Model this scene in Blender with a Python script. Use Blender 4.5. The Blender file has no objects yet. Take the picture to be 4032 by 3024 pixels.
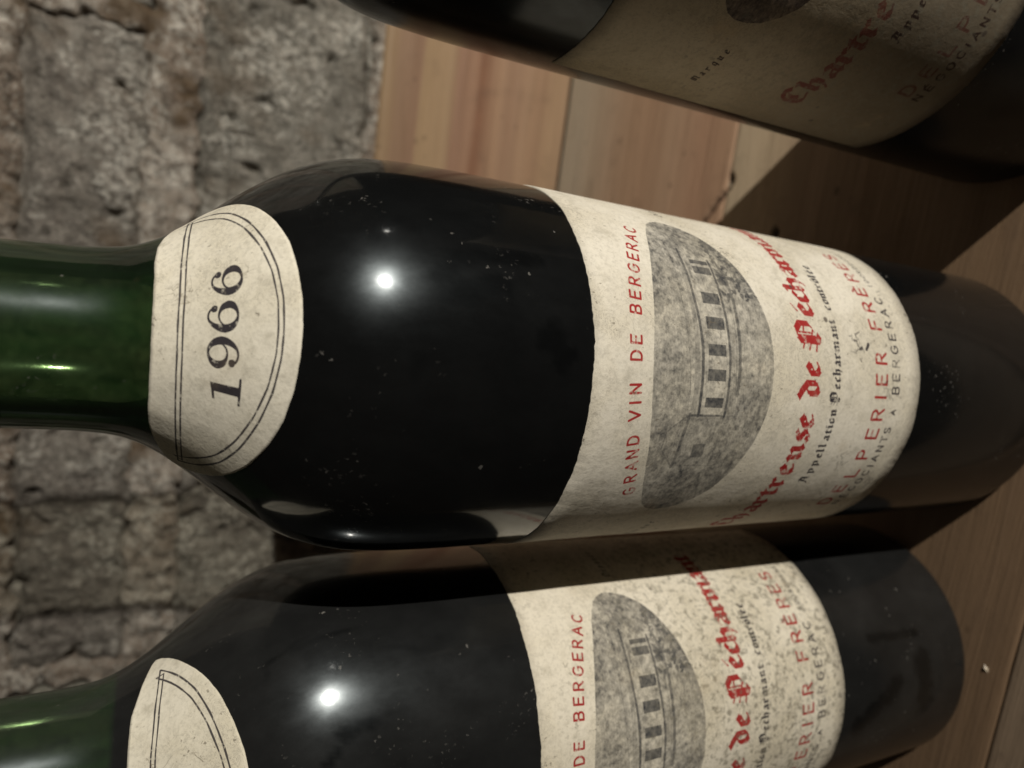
import bpy, bmesh, math, random
import numpy as np
from mathutils import Matrix, Vector, noise

random.seed(7)
rng = np.random.default_rng(11)
S = bpy.context.scene
COL = S.collection

# ------------------------------------------------------------------ camera
cam_d = bpy.data.cameras.new("camera")
cam = bpy.data.objects.new("camera", cam_d)
COL.objects.link(cam)
CX = Vector((0.05055051, -0.45763146, -0.88770383))     # picture right
CY = Vector((-0.99870691, -0.02796797, -0.04245348))    # picture down
CF = Vector((-0.00539923, 0.888702, -0.4584535))        # view direction
CP = Vector((-0.00328417, -0.13741656, 0.21888122))
up, back = -CY, -CF
cam.matrix_world = Matrix(((CX.x, up.x, back.x, CP.x), (CX.y, up.y, back.y, CP.y),
                           (CX.z, up.z, back.z, CP.z), (0, 0, 0, 1)))
cam_d.sensor_width = 36.0
cam_d.lens = 2758.0 / 4032.0 * 36.0
cam_d.clip_start = 0.005
cam_d.clip_end = 50
cam_d.dof.use_dof = True
cam_d.dof.focus_distance = 0.123
cam_d.dof.aperture_fstop = 15.0
S.camera = cam

# ------------------------------------------------------------------ world and lamp
W = bpy.data.worlds.new("World")
S.world = W
W.use_nodes = True
bgn = W.node_tree.nodes["Background"]
bgn.inputs[0].default_value = (1.0, 0.80, 0.60, 1)
bgn.inputs[1].default_value = 0.016

lamp_d = bpy.data.lights.new("torch_light", 'POINT')
lamp_d.energy = 24.0
lamp_d.shadow_soft_size = 0.0035
lamp_d.color = (1.0, 0.95, 0.86)
lamp = bpy.data.objects.new("torch_light", lamp_d)
lamp.location = (0.4506, -0.5541, 0.2669)
COL.objects.link(lamp)

S.view_settings.view_transform = 'Standard'
S.view_settings.look = 'None'
S.view_settings.exposure = 0
S.view_settings.gamma = 1
S.view_settings.use_curve_mapping = False
S.render.engine = 'CYCLES'
S.cycles.use_denoising = True
S.cycles.max_bounces = 6
S.cycles.sample_clamp_indirect = 3.0


# ------------------------------------------------------------------ node helpers
class NT:
    def __init__(self, name):
        self.m = bpy.data.materials.new(name)
        self.m.use_nodes = True
        self.t = self.m.node_tree
        self.t.nodes.clear()
        self.out = self.t.nodes.new("ShaderNodeOutputMaterial")
        self.geo = None

    def n(self, kind, **kw):
        nd = self.t.nodes.new(kind)
        for k, v in kw.items():
            setattr(nd, k, v)
        return nd

    def set(self, sock, v):
        if isinstance(v, bpy.types.NodeSocket):
            self.t.links.new(v, sock)
        elif v is not None:
            if sock.type == 'RGBA' and not hasattr(v, '__len__'):
                v = (v, v, v, 1)
            elif sock.type == 'RGBA' and len(v) == 3:
                v = (*v, 1)
            sock.default_value = v

    def coord(self, which='Object'):
        return self.n("ShaderNodeTexCoord").outputs[which]

    def mapping(self, vec, scale=(1, 1, 1), loc=(0, 0, 0), rot=(0, 0, 0)):
        m = self.n("ShaderNodeMapping")
        self.set(m.inputs[0], vec)
        m.inputs['Location'].default_value = loc
        m.inputs['Rotation'].default_value = rot
        m.inputs['Scale'].default_value = scale
        return m.outputs[0]

    def noise(self, vec, scale, detail=4, rough=.55, dist=0.0, out='Fac'):
        nd = self.n("ShaderNodeTexNoise")
        self.set(nd.inputs['Vector'], vec)
        self.set(nd.inputs['Scale'], scale)
        nd.inputs['Detail'].default_value = detail
        nd.inputs['Roughness'].default_value = rough
        nd.inputs['Distortion'].default_value = dist
        return nd.outputs[out]

    def voro(self, vec, scale, feature='F1', out='Distance', rnd=1.0):
        nd = self.n("ShaderNodeTexVoronoi", feature=feature)
        self.set(nd.inputs['Vector'], vec)
        nd.inputs['Scale'].default_value = scale
        nd.inputs['Randomness'].default_value = rnd
        return nd.outputs[out]

    def math(self, op, a, b=None, c=None, clamp=False):
        nd = self.n("ShaderNodeMath", operation=op, use_clamp=clamp)
        self.set(nd.inputs[0], a)
        if b is not None:
            self.set(nd.inputs[1], b)
        if c is not None:
            self.set(nd.inputs[2], c)
        return nd.outputs[0]

    def ss(self, v, a, b, lo=0.0, hi=1.0):
        nd = self.n("ShaderNodeMapRange", interpolation_type='SMOOTHSTEP')
        self.set(nd.inputs[0], v)
        for i, x in enumerate((a, b, lo, hi)):
            nd.inputs[1 + i].default_value = x
        return nd.outputs[0]

    def mix(self, f, a, b, blend='MIX'):
        nd = self.n("ShaderNodeMix", data_type='RGBA', blend_type=blend)
        self.set(nd.inputs[0], f)
        self.set(nd.inputs[6], a)
        self.set(nd.inputs[7], b)
        return nd.outputs[2]

    def ramp(self, f, stops, interp='LINEAR'):
        nd = self.n("ShaderNodeValToRGB")
        cr = nd.color_ramp
        cr.interpolation = interp
        while len(cr.elements) > 1:
            cr.elements.remove(cr.elements[-1])
        cr.elements[0].position = stops[0][0]
        cr.elements[0].color = (*stops[0][1], 1)
        for p, c in stops[1:]:
            e = cr.elements.new(p)
            e.color = (*c, 1)
        self.set(nd.inputs[0], f)
        return nd.outputs[0]

    def sep(self, v):
        nd = self.n("ShaderNodeSeparateXYZ")
        self.set(nd.inputs[0], v)
        return nd.outputs

    def bump(self, h, dist=.001, strength=1.0, normal=None):
        nd = self.n("ShaderNodeBump")
        nd.inputs['Strength'].default_value = strength
        nd.inputs['Distance'].default_value = dist
        self.set(nd.inputs['Height'], h)
        if normal is not None:
            self.set(nd.inputs['Normal'], normal)
        return nd.outputs[0]

    def bsdf(self, color, rough, normal=None, spec=.5, **kw):
        b = self.n("ShaderNodeBsdfPrincipled")
        self.set(b.inputs['Base Color'], color)
        self.set(b.inputs['Roughness'], rough)
        self.set(b.inputs['Specular IOR Level'], spec)
        if normal is not None:
            self.set(b.inputs['Normal'], normal)
        for k, v in kw.items():
            self.set(b.inputs[k.replace('_', ' ')], v)
        return b

    def done(self, shader):
        self.t.links.new(shader.outputs[0], self.out.inputs[0])
        return self.m


def smooth01(x):
    x = max(0.0, min(1.0, x))
    return x * x * (3 - 2 * x)


def add_mesh(name, verts, faces, mat=None, parent=None, smooth=True, uvs=None, attr=None):
    me = bpy.data.meshes.new(name)
    me.from_pydata([tuple(v) for v in verts], [], [tuple(f) for f in faces])
    if uvs is not None:
        ul = me.uv_layers.new(name="UVMap")
        li = np.empty(len(me.loops), dtype=np.int32)
        me.loops.foreach_get("vertex_index", li)
        ul.data.foreach_set("uv", np.asarray(uvs, dtype=np.float32)[li].ravel())
    if attr is not None:
        for an, vals in attr.items():
            at = me.attributes.new(an, 'FLOAT', 'POINT')
            at.data.foreach_set("value", np.asarray(vals, dtype=np.float32))
    if smooth:
        me.polygons.foreach_set("use_smooth", [True] * len(me.polygons))
    if mat:
        me.materials.append(mat)
    me.update()
    o = bpy.data.objects.new(name, me)
    COL.objects.link(o)
    if parent:
        o.parent = parent
    return o


def empty(name, label, cat, loc=(0, 0, 0), rz=0.0, group=None):
    o = bpy.data.objects.new(name, None)
    o.empty_display_size = .02
    o.location = loc
    o.rotation_euler = (0, 0, rz)
    COL.objects.link(o)
    o['label'] = label
    o['category'] = cat
    if group:
        o['group'] = group
    return o


# ------------------------------------------------------------------ print: small 2-D drawing kit
class Art:
    """Ink coverage sheets in millimetres; x right, y up."""

    def __init__(self, x0, x1, y0, y1, ppm, layers):
        self.x0, self.y0, self.ppm = x0, y0, ppm
        self.w, self.h = int((x1 - x0) * ppm), int((y1 - y0) * ppm)
        self.L = {k: np.zeros((self.h, self.w), np.float32) for k in layers}

    def box(self, xa, xb, ya, yb):
        i0 = max(0, int((xa - self.x0) * self.ppm) - 2)
        i1 = min(self.w, int((xb - self.x0) * self.ppm) + 3)
        j0 = max(0, int((ya - self.y0) * self.ppm) - 2)
        j1 = min(self.h, int((yb - self.y0) * self.ppm) + 3)
        if i1 <= i0 or j1 <= j0:
            return None
        X = self.x0 + (np.arange(i0, i1) + .5) / self.ppm
        Y = self.y0 + (np.arange(j0, j1) + .5) / self.ppm
        return (slice(j0, j1), slice(i0, i1)), X[None, :], Y[:, None]

    def put(self, layer, sl, cov, amt):
        A = self.L[layer]
        A[sl] = np.maximum(A[sl], np.clip(cov, 0, 1) * amt)

    def seg(self, layer, p, q, wa, wb, amt=1.0):
        r = max(wa, wb) / 2
        b = self.box(min(p[0], q[0]) - r, max(p[0], q[0]) + r, min(p[1], q[1]) - r, max(p[1], q[1]) + r)
        if b is None:
            return
        sl, X, Y = b
        dx, dy = q[0] - p[0], q[1] - p[1]
        L2 = dx * dx + dy * dy + 1e-9
        t = np.clip(((X - p[0]) * dx + (Y - p[1]) * dy) / L2, 0, 1)
        d = np.hypot(X - p[0] - t * dx, Y - p[1] - t * dy)
        self.put(layer, sl, ((wa + (wb - wa) * t) / 2 - d) * self.ppm + .5, amt)

    def line(self, layer, pts, w, amt=1.0):
        for a, b in zip(pts[:-1], pts[1:]):
            self.seg(layer, a, b, w, w, amt)

    def vline(self, layer, pts, ws, amt=1.0):
        for i in range(len(pts) - 1):
            self.seg(layer, pts[i], pts[i + 1], ws[i], ws[i + 1], amt)

    def poly(self, layer, pts, amt=1.0):
        pts = np.array(pts, float)
        b = self.box(pts[:, 0].min(), pts[:, 0].max(), pts[:, 1].min(), pts[:, 1].max())
        if b is None:
            return
        sl, X, Y = b
        ins = np.zeros((Y.shape[0], X.shape[1]), bool)
        dmin = np.full(ins.shape, 1e9)
        n = len(pts)
        for i in range(n):
            (xa, ya), (xb, yb) = pts[i], pts[(i + 1) % n]
            c = ((ya > Y) != (yb > Y)) & (X < (xb - xa) * (Y - ya) / ((yb - ya) if yb != ya else 1e-9) + xa)
            ins ^= c
            L2 = (xb - xa) ** 2 + (yb - ya) ** 2 + 1e-12
            t = np.clip(((X - xa) * (xb - xa) + (Y - ya) * (yb - ya)) / L2, 0, 1)
            dmin = np.minimum(dmin, np.hypot(X - xa - t * (xb - xa), Y - ya - t * (yb - ya)))
        self.put(layer, sl, np.where(ins, dmin, -dmin) * self.ppm + .5, amt)

    def nib(self, layer, pts, w, ang=math.radians(40), thin=.12, amt=1.0):
        """broad pen held at an angle"""
        dx, dy = math.cos(ang) * w / 2, math.sin(ang) * w / 2
        for (xa, ya), (xb, yb) in zip(pts[:-1], pts[1:]):
            q = [(xa - dx, ya - dy), (xa + dx, ya + dy), (xb + dx, yb + dy), (xb - dx, yb - dy)]
            ar = abs(sum(q[i][0] * q[(i + 1) % 4][1] - q[(i + 1) % 4][0] * q[i][1] for i in range(4)))
            if ar > 1e-6:
                self.poly(layer, q, amt)
            self.seg(layer, q[0], q[3], w * thin, w * thin, amt)
            self.seg(layer, q[1], q[2], w * thin, w * thin, amt)


def arc(cx, cy, rx, ry, a0, a1, n=12):
    return [(cx + rx * math.cos(math.radians(a0 + (a1 - a0) * i / n)),
             cy + ry * math.sin(math.radians(a0 + (a1 - a0) * i / n))) for i in range(n + 1)]


SANS = {   # unit height, about .8 wide
    'A': [[(0, 0), (.4, 1), (.8, 0)], [(.14, .34), (.66, .34)]],
    'B': [[(.08, 0), (.08, 1), (.45, 1)] + arc(.45, .76, .25, .24, 90, -90, 8) + [(.08, .52)],
          [(.45, .52)] + arc(.45, .26, .29, .26, 90, -90, 8) + [(.08, 0)]],
    'C': [arc(.44, .5, .40, .5, 48, 312, 18)],
    'D': [[(.08, 0), (.08, 1), (.36, 1)] + arc(.36, .5, .42, .5, 90, -90, 14) + [(.08, 0)]],
    'E': [[(.68, 1), (.08, 1), (.08, 0), (.7, 0)], [(.08, .52), (.6, .52)]],
    'F': [[(.68, 1), (.08, 1), (.08, 0)], [(.08, .5), (.58, .5)]],
    'G': [arc(.44, .5, .40, .5, 50, 330, 18) + [(.79, .46), (.5, .46)]],
    'I': [[(.4, 0), (.4, 1)]],
    'L': [[(.1, 1), (.1, 0), (.68, 0)]],
    'N': [[(.06, 0), (.06, 1), (.74, 0), (.74, 1)]],
    'O': [arc(.4, .5, .40, .5, 0, 360, 22)],
    'P': [[(.08, 0), (.08, 1), (.42, 1)] + arc(.42, .74, .27, .26, 90, -90, 8) + [(.08, .48)]],
    'R': [[(.08, 0), (.08, 1), (.42, 1)] + arc(.42, .75, .27, .25, 90, -90, 8) + [(.08, .5)], [(.38, .5), (.76, 0)]],
    'S': [arc(.4, .75, .29, .25, 30, 270, 10) + arc(.4, .25, .31, .25, 90, -150, 10)],
    'T': [[(.02, 1), (.78, 1)], [(.4, 1), (.4, 0)]],
    'V': [[(0, 1), (.4, 0), (.8, 1)]],
    '(': [arc(.7, .5, .4, .62, 130, 230, 8)],
    ')': [arc(.1, .5, .4, .62, 50, -50, 8)],
}
SANS['È'] = SANS['E'] + [[(.25, 1.35), (.45, 1.15)]]
SANS['É'] = SANS['E'] + [[(.3, 1.15), (.5, 1.35)]]


def sans(art, layer, ch, cx, base, h, w, rot=0.0, wid=1.0, amt=1.0):
    c, s = math.cos(rot), math.sin(rot)
    for st in SANS[ch]:
        P = []
        for x, y in st:
            X, Y = (x - .4) * h * wid, y * h
            P.append((cx + X * c - Y * s, base + X * s + Y * c))
        art.line(layer, P, w, amt)


def mn(x):
    return [(x - .1, .86), (x + .04, .78), (x + .04, .2), (x + .17, .08)]


BL = {   # broad-pen letters, x-height 1 : (strokes, hair strokes, width)
    'i': ([mn(.1), [(.1, 1.22), (.18, 1.14)]], [], .3),
    'n': ([mn(.1), [(.32, .92), (.48, .78), (.48, .2), (.61, .08)]], [[(.14, .66), (.34, .92)]], .64),
    'm': ([mn(.1), [(.32, .92), (.48, .78), (.48, .22), (.56, .14)],
           [(.70, .92), (.86, .78), (.86, .2), (.99, .08)]], [[(.14, .66), (.34, .92)], [(.52, .66), (.72, .92)]], 1.02),
    'u': ([[(0, .88), (.14, .78), (.14, .22), (.26, .07)], mn(.44)], [[(.26, .07), (.5, .28)]], .64),
    'r': ([mn(.1), [(.34, .92), (.46, .78)]], [[(.14, .64), (.34, .92)]], .5),
    'e': ([[(.14, .78), (.14, .22), (.28, .06)], [(.14, .78), (.26, .92)], [(.26, .94), (.46, .7)]],
          [[(.46, .68), (.16, .42)], [(.28, .05), (.52, .24)]], .52),
    'c': ([[(.14, .78), (.14, .22), (.28, .06)], [(.14, .78), (.26, .92)], [(.28, .94), (.44, .82)]],
          [[(.28, .05), (.5, .22)]], .5),
    'o': ([[(.14, .78), (.14, .22), (.3, .06)], [(.32, .94), (.5, .78), (.5, .22)]],
          [[(.14, .78), (.32, .94)], [(.3, .06), (.5, .22)]], .6),
    'a': ([[(.14, .8), (.24, .92), (.46, .78), (.46, .2), (.58, .08)],
           [(.14, .36), (.14, .18), (.24, .07)]], [[(.46, .58), (.14, .38)], [(.24, .07), (.46, .24)]], .6),
    'd': ([[(.14, .76), (.14, .22), (.3, .06)], [(-.02, 1.42), (.26, 1.18), (.5, .86), (.5, .22)]],
          [[(.14, .76), (.36, .94)], [(.3, .06), (.5, .22)]], .62),
    'h': ([[(.02, 1.42), (.14, 1.34), (.14, .2), (.24, .1)], [(.34, .92), (.5, .76), (.5, .16)]],
          [[(.18, .66), (.36, .92)], [(.5, .16), (.34, -.22)]], .64),
    'l': ([[(.02, 1.42), (.12, 1.34), (.12, .2), (.25, .08)]], [], .32),
    't': ([[(.14, 1.1), (.14, .2), (.27, .07)], [(.0, .86), (.34, .84)]], [[(.27, .06), (.42, .2)]], .42),
    's': ([[(.46, .82), (.3, .93)], [(.14, .8), (.16, .62), (.42, .4), (.44, .2), (.28, .06)], [(.06, .2), (.2, .08)]],
          [[(.3, .93), (.14, .8)], [(.28, .06), (.08, .18)]], .54),
    'p': ([[(0, .88), (.12, .8), (.12, -.34)], [(.34, .92), (.5, .78), (.5, .22), (.34, .08)]],
          [[(.14, .66), (.34, .92)], [(.14, .12), (.34, .06)]], .6),
    'q': ([[(.14, .78), (.14, .22), (.28, .06)], [(.3, .92), (.5, .8), (.5, -.34)]],
          [[(.14, .78), (.3, .92)], [(.28, .06), (.48, .22)]], .6),
    'P': ([[(.22, 1.42), (.22, .1), (.34, -.05)], [(.36, 1.40), (.36, .1)], [(.66, 1.52), (.98, 1.22), (.98, .52), (.72, .36)],
           [(.22, .1), (.52, -.08)]],
          [[(.3, 1.36), (.66, 1.54)], [(.36, .5), (.72, .36)], [(.58, 1.38), (.58, .42)],
           [(-.1, 1.16), (.18, 1.02)], [(-.14, .72), (.18, .58)], [(-.18, .24), (.16, .16)], [(.68, 1.0), (.9, .95)]], 1.05),
    'C': ([[(.22, 1.12), (.2, .5), (.34, .14), (.5, .02)], [(.42, 1.34), (.5, 1.2)], [(.62, 1.5), (.9, 1.28)],
           [(.5, 1.1), (.46, .7), (.56, .44)]],
          [[(.22, 1.12), (.42, 1.4), (.66, 1.52)], [(.5, .02), (.98, .34)], [(.56, .44), (.36, .58)]], 1.0),
    'A': ([[(.0, 1.25), (.22, 1.38), (.62, 1.2), (.62, .14), (.76, .02)], [(.3, 1.2), (.2, .5)], [(-.06, .12), (.1, .02)]],
          [[(.2, .5), (.02, .06)], [(.1, .58), (.6, .58)]], .82),
    'M': ([mn(.12), [(.44, 1.3), (.46, .1)], [(.72, 1.2), (.86, 1.1), (.86, .2), (1.0, .08)], [(.12, 1.2), (.16, .8)]],
          [[(.16, 1.0), (.44, 1.3)], [(.48, 1.0), (.74, 1.22)]], 1.05),
    'D': ([[(.2, 1.2), (.2, .1)], [(.3, 1.4), (.8, 1.1), (.84, .5), (.5, .04)], [(.16, .1), (.5, .04)]],
          [[(.2, 1.2), (.3, 1.4)]], .95),
}
BL['é'] = (BL['e'][0], BL['e'][1] + [[(.2, 1.14), (.44, 1.46)]], .52)
BL['ô'] = (BL['o'][0], BL['o'][1] + [[(.14, 1.16), (.32, 1.4), (.48, 1.16)]], .6)


def black(art, layer, ch, cx, base, xh, nib=.34, wid=1.0, amt=1.0, slant=0.0):
    st, hair, w = BL[ch]

    def f(p):
        return (cx + (p[0] - w / 2) * xh * wid + slant * p[1] * xh, base + p[1] * xh)
    for s_ in st:
        art.nib(layer, [f(p) for p in s_], nib * xh, amt=amt)
    for s_ in hair:
        art.line(layer, [f(p) for p in s_], .11 * xh, amt)


def fnoise(h, w, cells, seed, octaves=4, rough=.55):
    """tileless value noise, 0..1"""
    r = np.random.default_rng(seed)
    out = np.zeros((h, w), np.float32)
    amp, tot = 1.0, 0.0
    for o in range(octaves):
        ch, cw = max(2, int(cells[0] * 2 ** o)), max(2, int(cells[1] * 2 ** o))
        g = r.random((ch + 2, cw + 2)).astype(np.float32)
        y = np.linspace(0, ch - .001, h)
        x = np.linspace(0, cw - .001, w)
        yi, xi = y.astype(int), x.astype(int)
        fy, fx = y - yi, x - xi
        fy, fx = (fy * fy * (3 - 2 * fy))[:, None], (fx * fx * (3 - 2 * fx))[None, :]
        a = g[np.ix_(yi, xi)] * (1 - fx) + g[np.ix_(yi, xi + 1)] * fx
        b = g[np.ix_(yi + 1, xi)] * (1 - fx) + g[np.ix_(yi + 1, xi + 1)] * fx
        out += amp * (a * (1 - fy) + b * fy)
        tot += amp
        amp *= rough
    return out / tot


# ---- front label print.  x = distance round the bottle, y = height, millimetres
LX0, LX1, LY0, LY1 = -56.0, 60.0, 61.8, 152.2
art = Art(LX0, LX1, LY0, LY1, 14, ('red', 'black', 'tone'))


def rowbase(s):
    return 142.15 - .0078 * (s - 3) ** 2


for ch, s in zip("GRANDVINDEBERGERAC",
                 (-24.4, -21.2, -18.3, -15.7, -13.0, -8.3, -6.0, -3.6, 2.1, 5.0, 10.4, 13.2, 15.9, 18.7, 21.5, 24.0, 26.7, 29.4)):
    sans(art, 'red', ch, s, rowbase(s), 2.35, .46, rot=-.0156 * (s - 3) * .6, wid=.92)

CH = [('C', -42.6), ('h', -37.7), ('a', -33.7), ('r', -30.1), ('t', -27.0), ('r', -24.0), ('e', -20.4), ('u', -16.0),
      ('s', -12.0), ('e', -8.9), ('d', -1.9), ('e', 2.0), ('P', 9.5), ('é', 14.9), ('c', 18.1), ('h', 21.4), ('a', 25.1),
      ('r', 28.4), ('m', 32.7), ('a', 37.3), ('n', 41.0), ('t', 44.3)]
for ch, s in CH:
    base = 95.4 + (0.0 if s > -5 else .012 * (-5 - s) ** 1.35 * .8)
    black(art, 'red', ch, s, base, 4.3, nib=.34, wid=1.16 if ch in 'PC' else 1.38)
AP = list(zip("AppellationPécharmantcontrôlée",
              (-23.3, -20.9, -18.8, -16.9, -15.5, -14.3, -12.6, -11.0, -9.9, -8.6, -6.8,
               -3.6, -1.2, .3, 1.9, 3.7, 5.3, 7.4, 9.6, 11.4, 13.0,
               16.2, 17.8, 19.4, 20.8, 22.0, 23.5, 24.8, 26.1, 27.7)))
for ch, s in AP:
    black(art, 'black', ch, s, 89.1, 1.75 if ch not in 'AP' else 1.95, nib=.34, wid=1.30 if ch not in 'AP' else 1.1)
for ch, s in zip("DELPERIERFRÈRES",
                 (-32.2, -27.1, -22.0, -16.7, -11.4, -7.0, -3.0, 1.0, 5.7, 13.7, 18.2, 22.6, 27.0, 31.2, 35.2)):
    sans(art, 'red', ch, s, 73.6, 3.6, .62, wid=.95)
for ch, s in zip("NÉGOCIANTS", (-33.0, -30.1, -27.3, -24.6, -22.0, -19.9, -17.8, -15.2, -12.8, -10.6)):
    sans(art, 'black', ch, s, 69.5 + .02 * (-s - 10), 2.0, .40, wid=.95)
sans(art, 'black', 'A', -6.3, 69.5, 1.4, .34)
for ch, s in zip("BERGERAC", (-1.3, 1.7, 4.8, 8.0, 11.1, 14.1, 17.2, 20.5)):
    sans(art, 'black', ch, s, 69.2, 2.35, .42, wid=.95)
for i, ch in enumerate("(DORDOGNE)"):
    sans(art, 'black', ch, 25.0 + i * 1.62, 69.5, 1.35, .26, wid=.9)
for i, ch in enumerate("Marque"):
    black(art, 'black', ch, -46.6 + i * 1.72 + (.5 if i == 0 else .7), 123.4, 1.35, nib=.3, wid=1.1, slant=.15)
for i, ch in enumerate("Déposée"):
    black(art, 'black', ch, 40.4 + i * 1.5, 123.4, 1.35, nib=.3, wid=1.1, slant=.15)

# engraved picture: half-oval vignette with the long house
VT = [(31.3, 133.2), (28.6, 134.5), (25.6, 135.4), (21.6, 136.6), (17, 137.7), (13.1, 138.4), (7.1, 139.1), (3.0, 139.5),
      (-.7, 139.4), (-5.5, 139.0), (-10.5, 138.2), (-18.3, 136.5), (-23.0, 135.0), (-26.6, 133.4), (-28.7, 132.2), (-30.2, 130.4),
      (-30.9, 128.0), (-30.7, 125.2), (-29.8, 122.4), (-27.8, 119.4), (-25.2, 116.8), (-20.0, 113.7), (-13.6, 111.2), (-7.9, 109.8), (-3.6, 109.3),
      (.6, 109.1), (5.0, 109.2), (10.2, 109.7), (16.4, 111.2), (22.6, 113.5), (28.5, 116.8), (31.6, 119.3), (34.1, 122.9),
      (35.2, 126.2), (35.3, 128.4), (34.6, 130.3), (33.2, 132.1)]
art.poly('tone', VT, 1.0)
mask = art.L['tone'].copy()
h_, w_ = mask.shape
n1 = fnoise(h_, w_, (14, 16), 3, 5, .7)
n2 = fnoise(h_, w_, (90, 110), 5, 3, .8)
n3 = fnoise(h_, w_, (5, 6), 8, 3)
Yg = (LY0 + (np.arange(h_) + .5) / art.ppm)[:, None] * np.ones((1, w_))
Xg = (LX0 + (np.arange(w_) + .5) / art.ppm)[None, :] * np.ones((h_, 1))
pic = .82 + 1.05 * (n2 - .5) + .8 * (n1 - .5) + .35 * (n3 - .5)
pic += .12 * (Xg < -8) + .16 * np.clip((Xg - 20) / 8, 0, 1) + .14 * np.clip((-16 - Xg) / 8, 0, 1) + .10 * np.clip((Yg - 132) / 8, 0, 1) * (Xg > 8)
# fine hatching lines
pic += .03 * np.sin(Yg * 9.5 + 14 * n1)
pl = Art(LX0, LX1, LY0, LY1, 14, ('d', 'l'))
wall = [(-8.0, 121.0), (-8.0, 127.4), (30.0, 127.0), (30.0, 121.2)]
pl.poly('l', wall, .38)
pl.poly('l', [(-8, 128), (-7, 130.4), (27, 130.6), (29, 128.0)], .18)
pl.line('d', [(-8.1, 121), (-8.1, 129.4)], .45, .8)
pl.poly('d', [(-8.5, 120.6), (-17.6, 120.8), (-18.4, 130), (-8.5, 129.2)], .16)
pl.poly('d', [(-8, 128.4), (-7.6, 129.6), (27, 129.8), (28, 128.9)], .35)
pl.line('d', [(-8.2, 127.6), (1.8, 127.7), (7, 127.9), (15, 128.5), (22, 128.5), (26, 128.3)], .65, 1.0)
pl.line('d', [(-8.2, 121.0), (3, 120.9), (14, 121.3), (24, 121.4)], .60, .95)
pl.line('d', [(-4, 118.5), (3.4, 118.3), (14.6, 118.3), (20.5, 118.5), (25, 119.8)], .75, .8)
pl.line('d', [(-4, 119.2), (10, 119.2), (24, 120.2)], .25, .35)
pl.line('d', [(-7.9, 129.6), (-12.6, 130.1), (-18.9, 130.3)], .7, .7)
pl.line('d', [(-18.9, 130.3), (-14.8, 134.4), (-11.3, 134.2), (-8, 129.8)], .3, .5)
pl.line('d', [(-4.2, 130.3), (4.6, 131.2), (14, 131.6), (24, 131.0)], .3, .4)
pl.line('d', [(-18.5, 130.0), (-18.8, 120.0)], .3, .35)
for cx, wd in ((-5.6, 1.9), (-.4, 2.2), (4.3, 2.2), (9.5, 2.4), (14.6, 2.4), (20.9, 1.8), (23.0, 1.0)):
    pl.poly('d', [(cx - wd / 2, 121.9), (cx - wd / 2, 126.4), (cx + wd / 2, 126.4), (cx + wd / 2, 121.9)], 1.0)
    pl.line('l', [(cx, 122.4), (cx, 126.1)], .16, .5)
    pl.line('l', [(cx - wd / 2, 124.3), (cx + wd / 2, 124.3)], .16, .5)
    pl.line('l', [(cx - wd / 2 - .3, 122.1), (cx + wd / 2 + .3, 122.1)], .3, .7)
pl.poly('d', [(-16.8, 123.6), (-16.8, 126.6), (-13.9, 126.8), (-13.8, 123.8)], .75)
pl.line('d', [(-20.6, 122.2), (-23.7, 121.0), (-28, 119.2)], .5, .5)
r_ = random.Random(4)
for i in range(150):       # foliage at the right of the house
    a, b = r_.uniform(15, 31), r_.uniform(111.5, 120.5)
    if b < 111.0 + (a - 15) * .36:
        continue
    pl.seg('d', (a, b), (a + r_.uniform(-.9, .9), b + r_.uniform(-.9, .9)), r_.uniform(.4, 1.2), .2, r_.uniform(.6, 1))
for i in range(220):
    a, b = r_.uniform(22, 35), r_.uniform(118, 135)
    pl.seg('d' if i % 2 else 'l', (a, b), (a + r_.uniform(-.9, .9), b + r_.uniform(-.9, .9)), r_.uniform(.2, .6), .1, r_.uniform(.15, .45))
for i in range(260):
    a, b = r_.uniform(-30, -8), r_.uniform(111, 134)
    pl.seg('d' if i % 2 else 'l', (a, b), (a + r_.uniform(-.8, .8), b + r_.uniform(-.8, .8)), r_.uniform(.15, .5), .1, r_.uniform(.1, .4))
for i in range(300):
    a, b = r_.uniform(-6, 30), r_.uniform(109, 118)
    L_ = r_.uniform(.4, 1.6)
    pl.seg('d' if i % 3 else 'l', (a, b), (a + L_, b - L_ * .4), r_.uniform(.1, .3), .1, r_.uniform(.08, .3))
pic = pic - pl.L['l'] * .34
pic = np.where(pl.L['d'] > .02, pic * (1 - pl.L['d']) + (1.30 + .55 * (n2 - .5)) * pl.L['d'], pic)
edge = fnoise(h_, w_, (60, 80), 21, 2)
art.L['tone'] = np.clip(pic, .30, 1.5) / 1.5 * np.clip((mask - .35 * edge) * 2.2, 0, 1)

# worn ink
for k in ('red', 'black'):
    wear = fnoise(h_, w_, (60, 76), 31 if k == 'red' else 33, 4, .75)
    art.L[k] *= np.clip(1.15 - np.clip((wear - .56) * 5, 0, .75), 0, 1)


def to_image(name, chans, w, h):
    im = bpy.data.images.new(name, w, h, alpha=False, float_buffer=False)
    im.colorspace_settings.name = 'Non-Color'
    px = np.ones((h, w, 4), np.float32)
    for i, c in enumerate(chans):
        px[..., i] = np.clip(c, 0, 1)
    im.pixels.foreach_set(px.ravel())
    im.update()
    return im


def blots(art, cx, cy, rx, ry, n, seed, r0=.1, r1=.5, amt=.9, layer='black'):
    r = random.Random(seed)
    for _ in range(n):
        a = (cx + r.gauss(0, rx), cy + r.gauss(0, ry))
        b = (a[0] + r.gauss(0, r1 * 1.2), a[1] + r.gauss(0, r1 * 1.2))
        art.seg(layer, a, b, r.uniform(r0, r1), r.uniform(r0, r1) * .6, amt * r.uniform(.4, 1))


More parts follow.
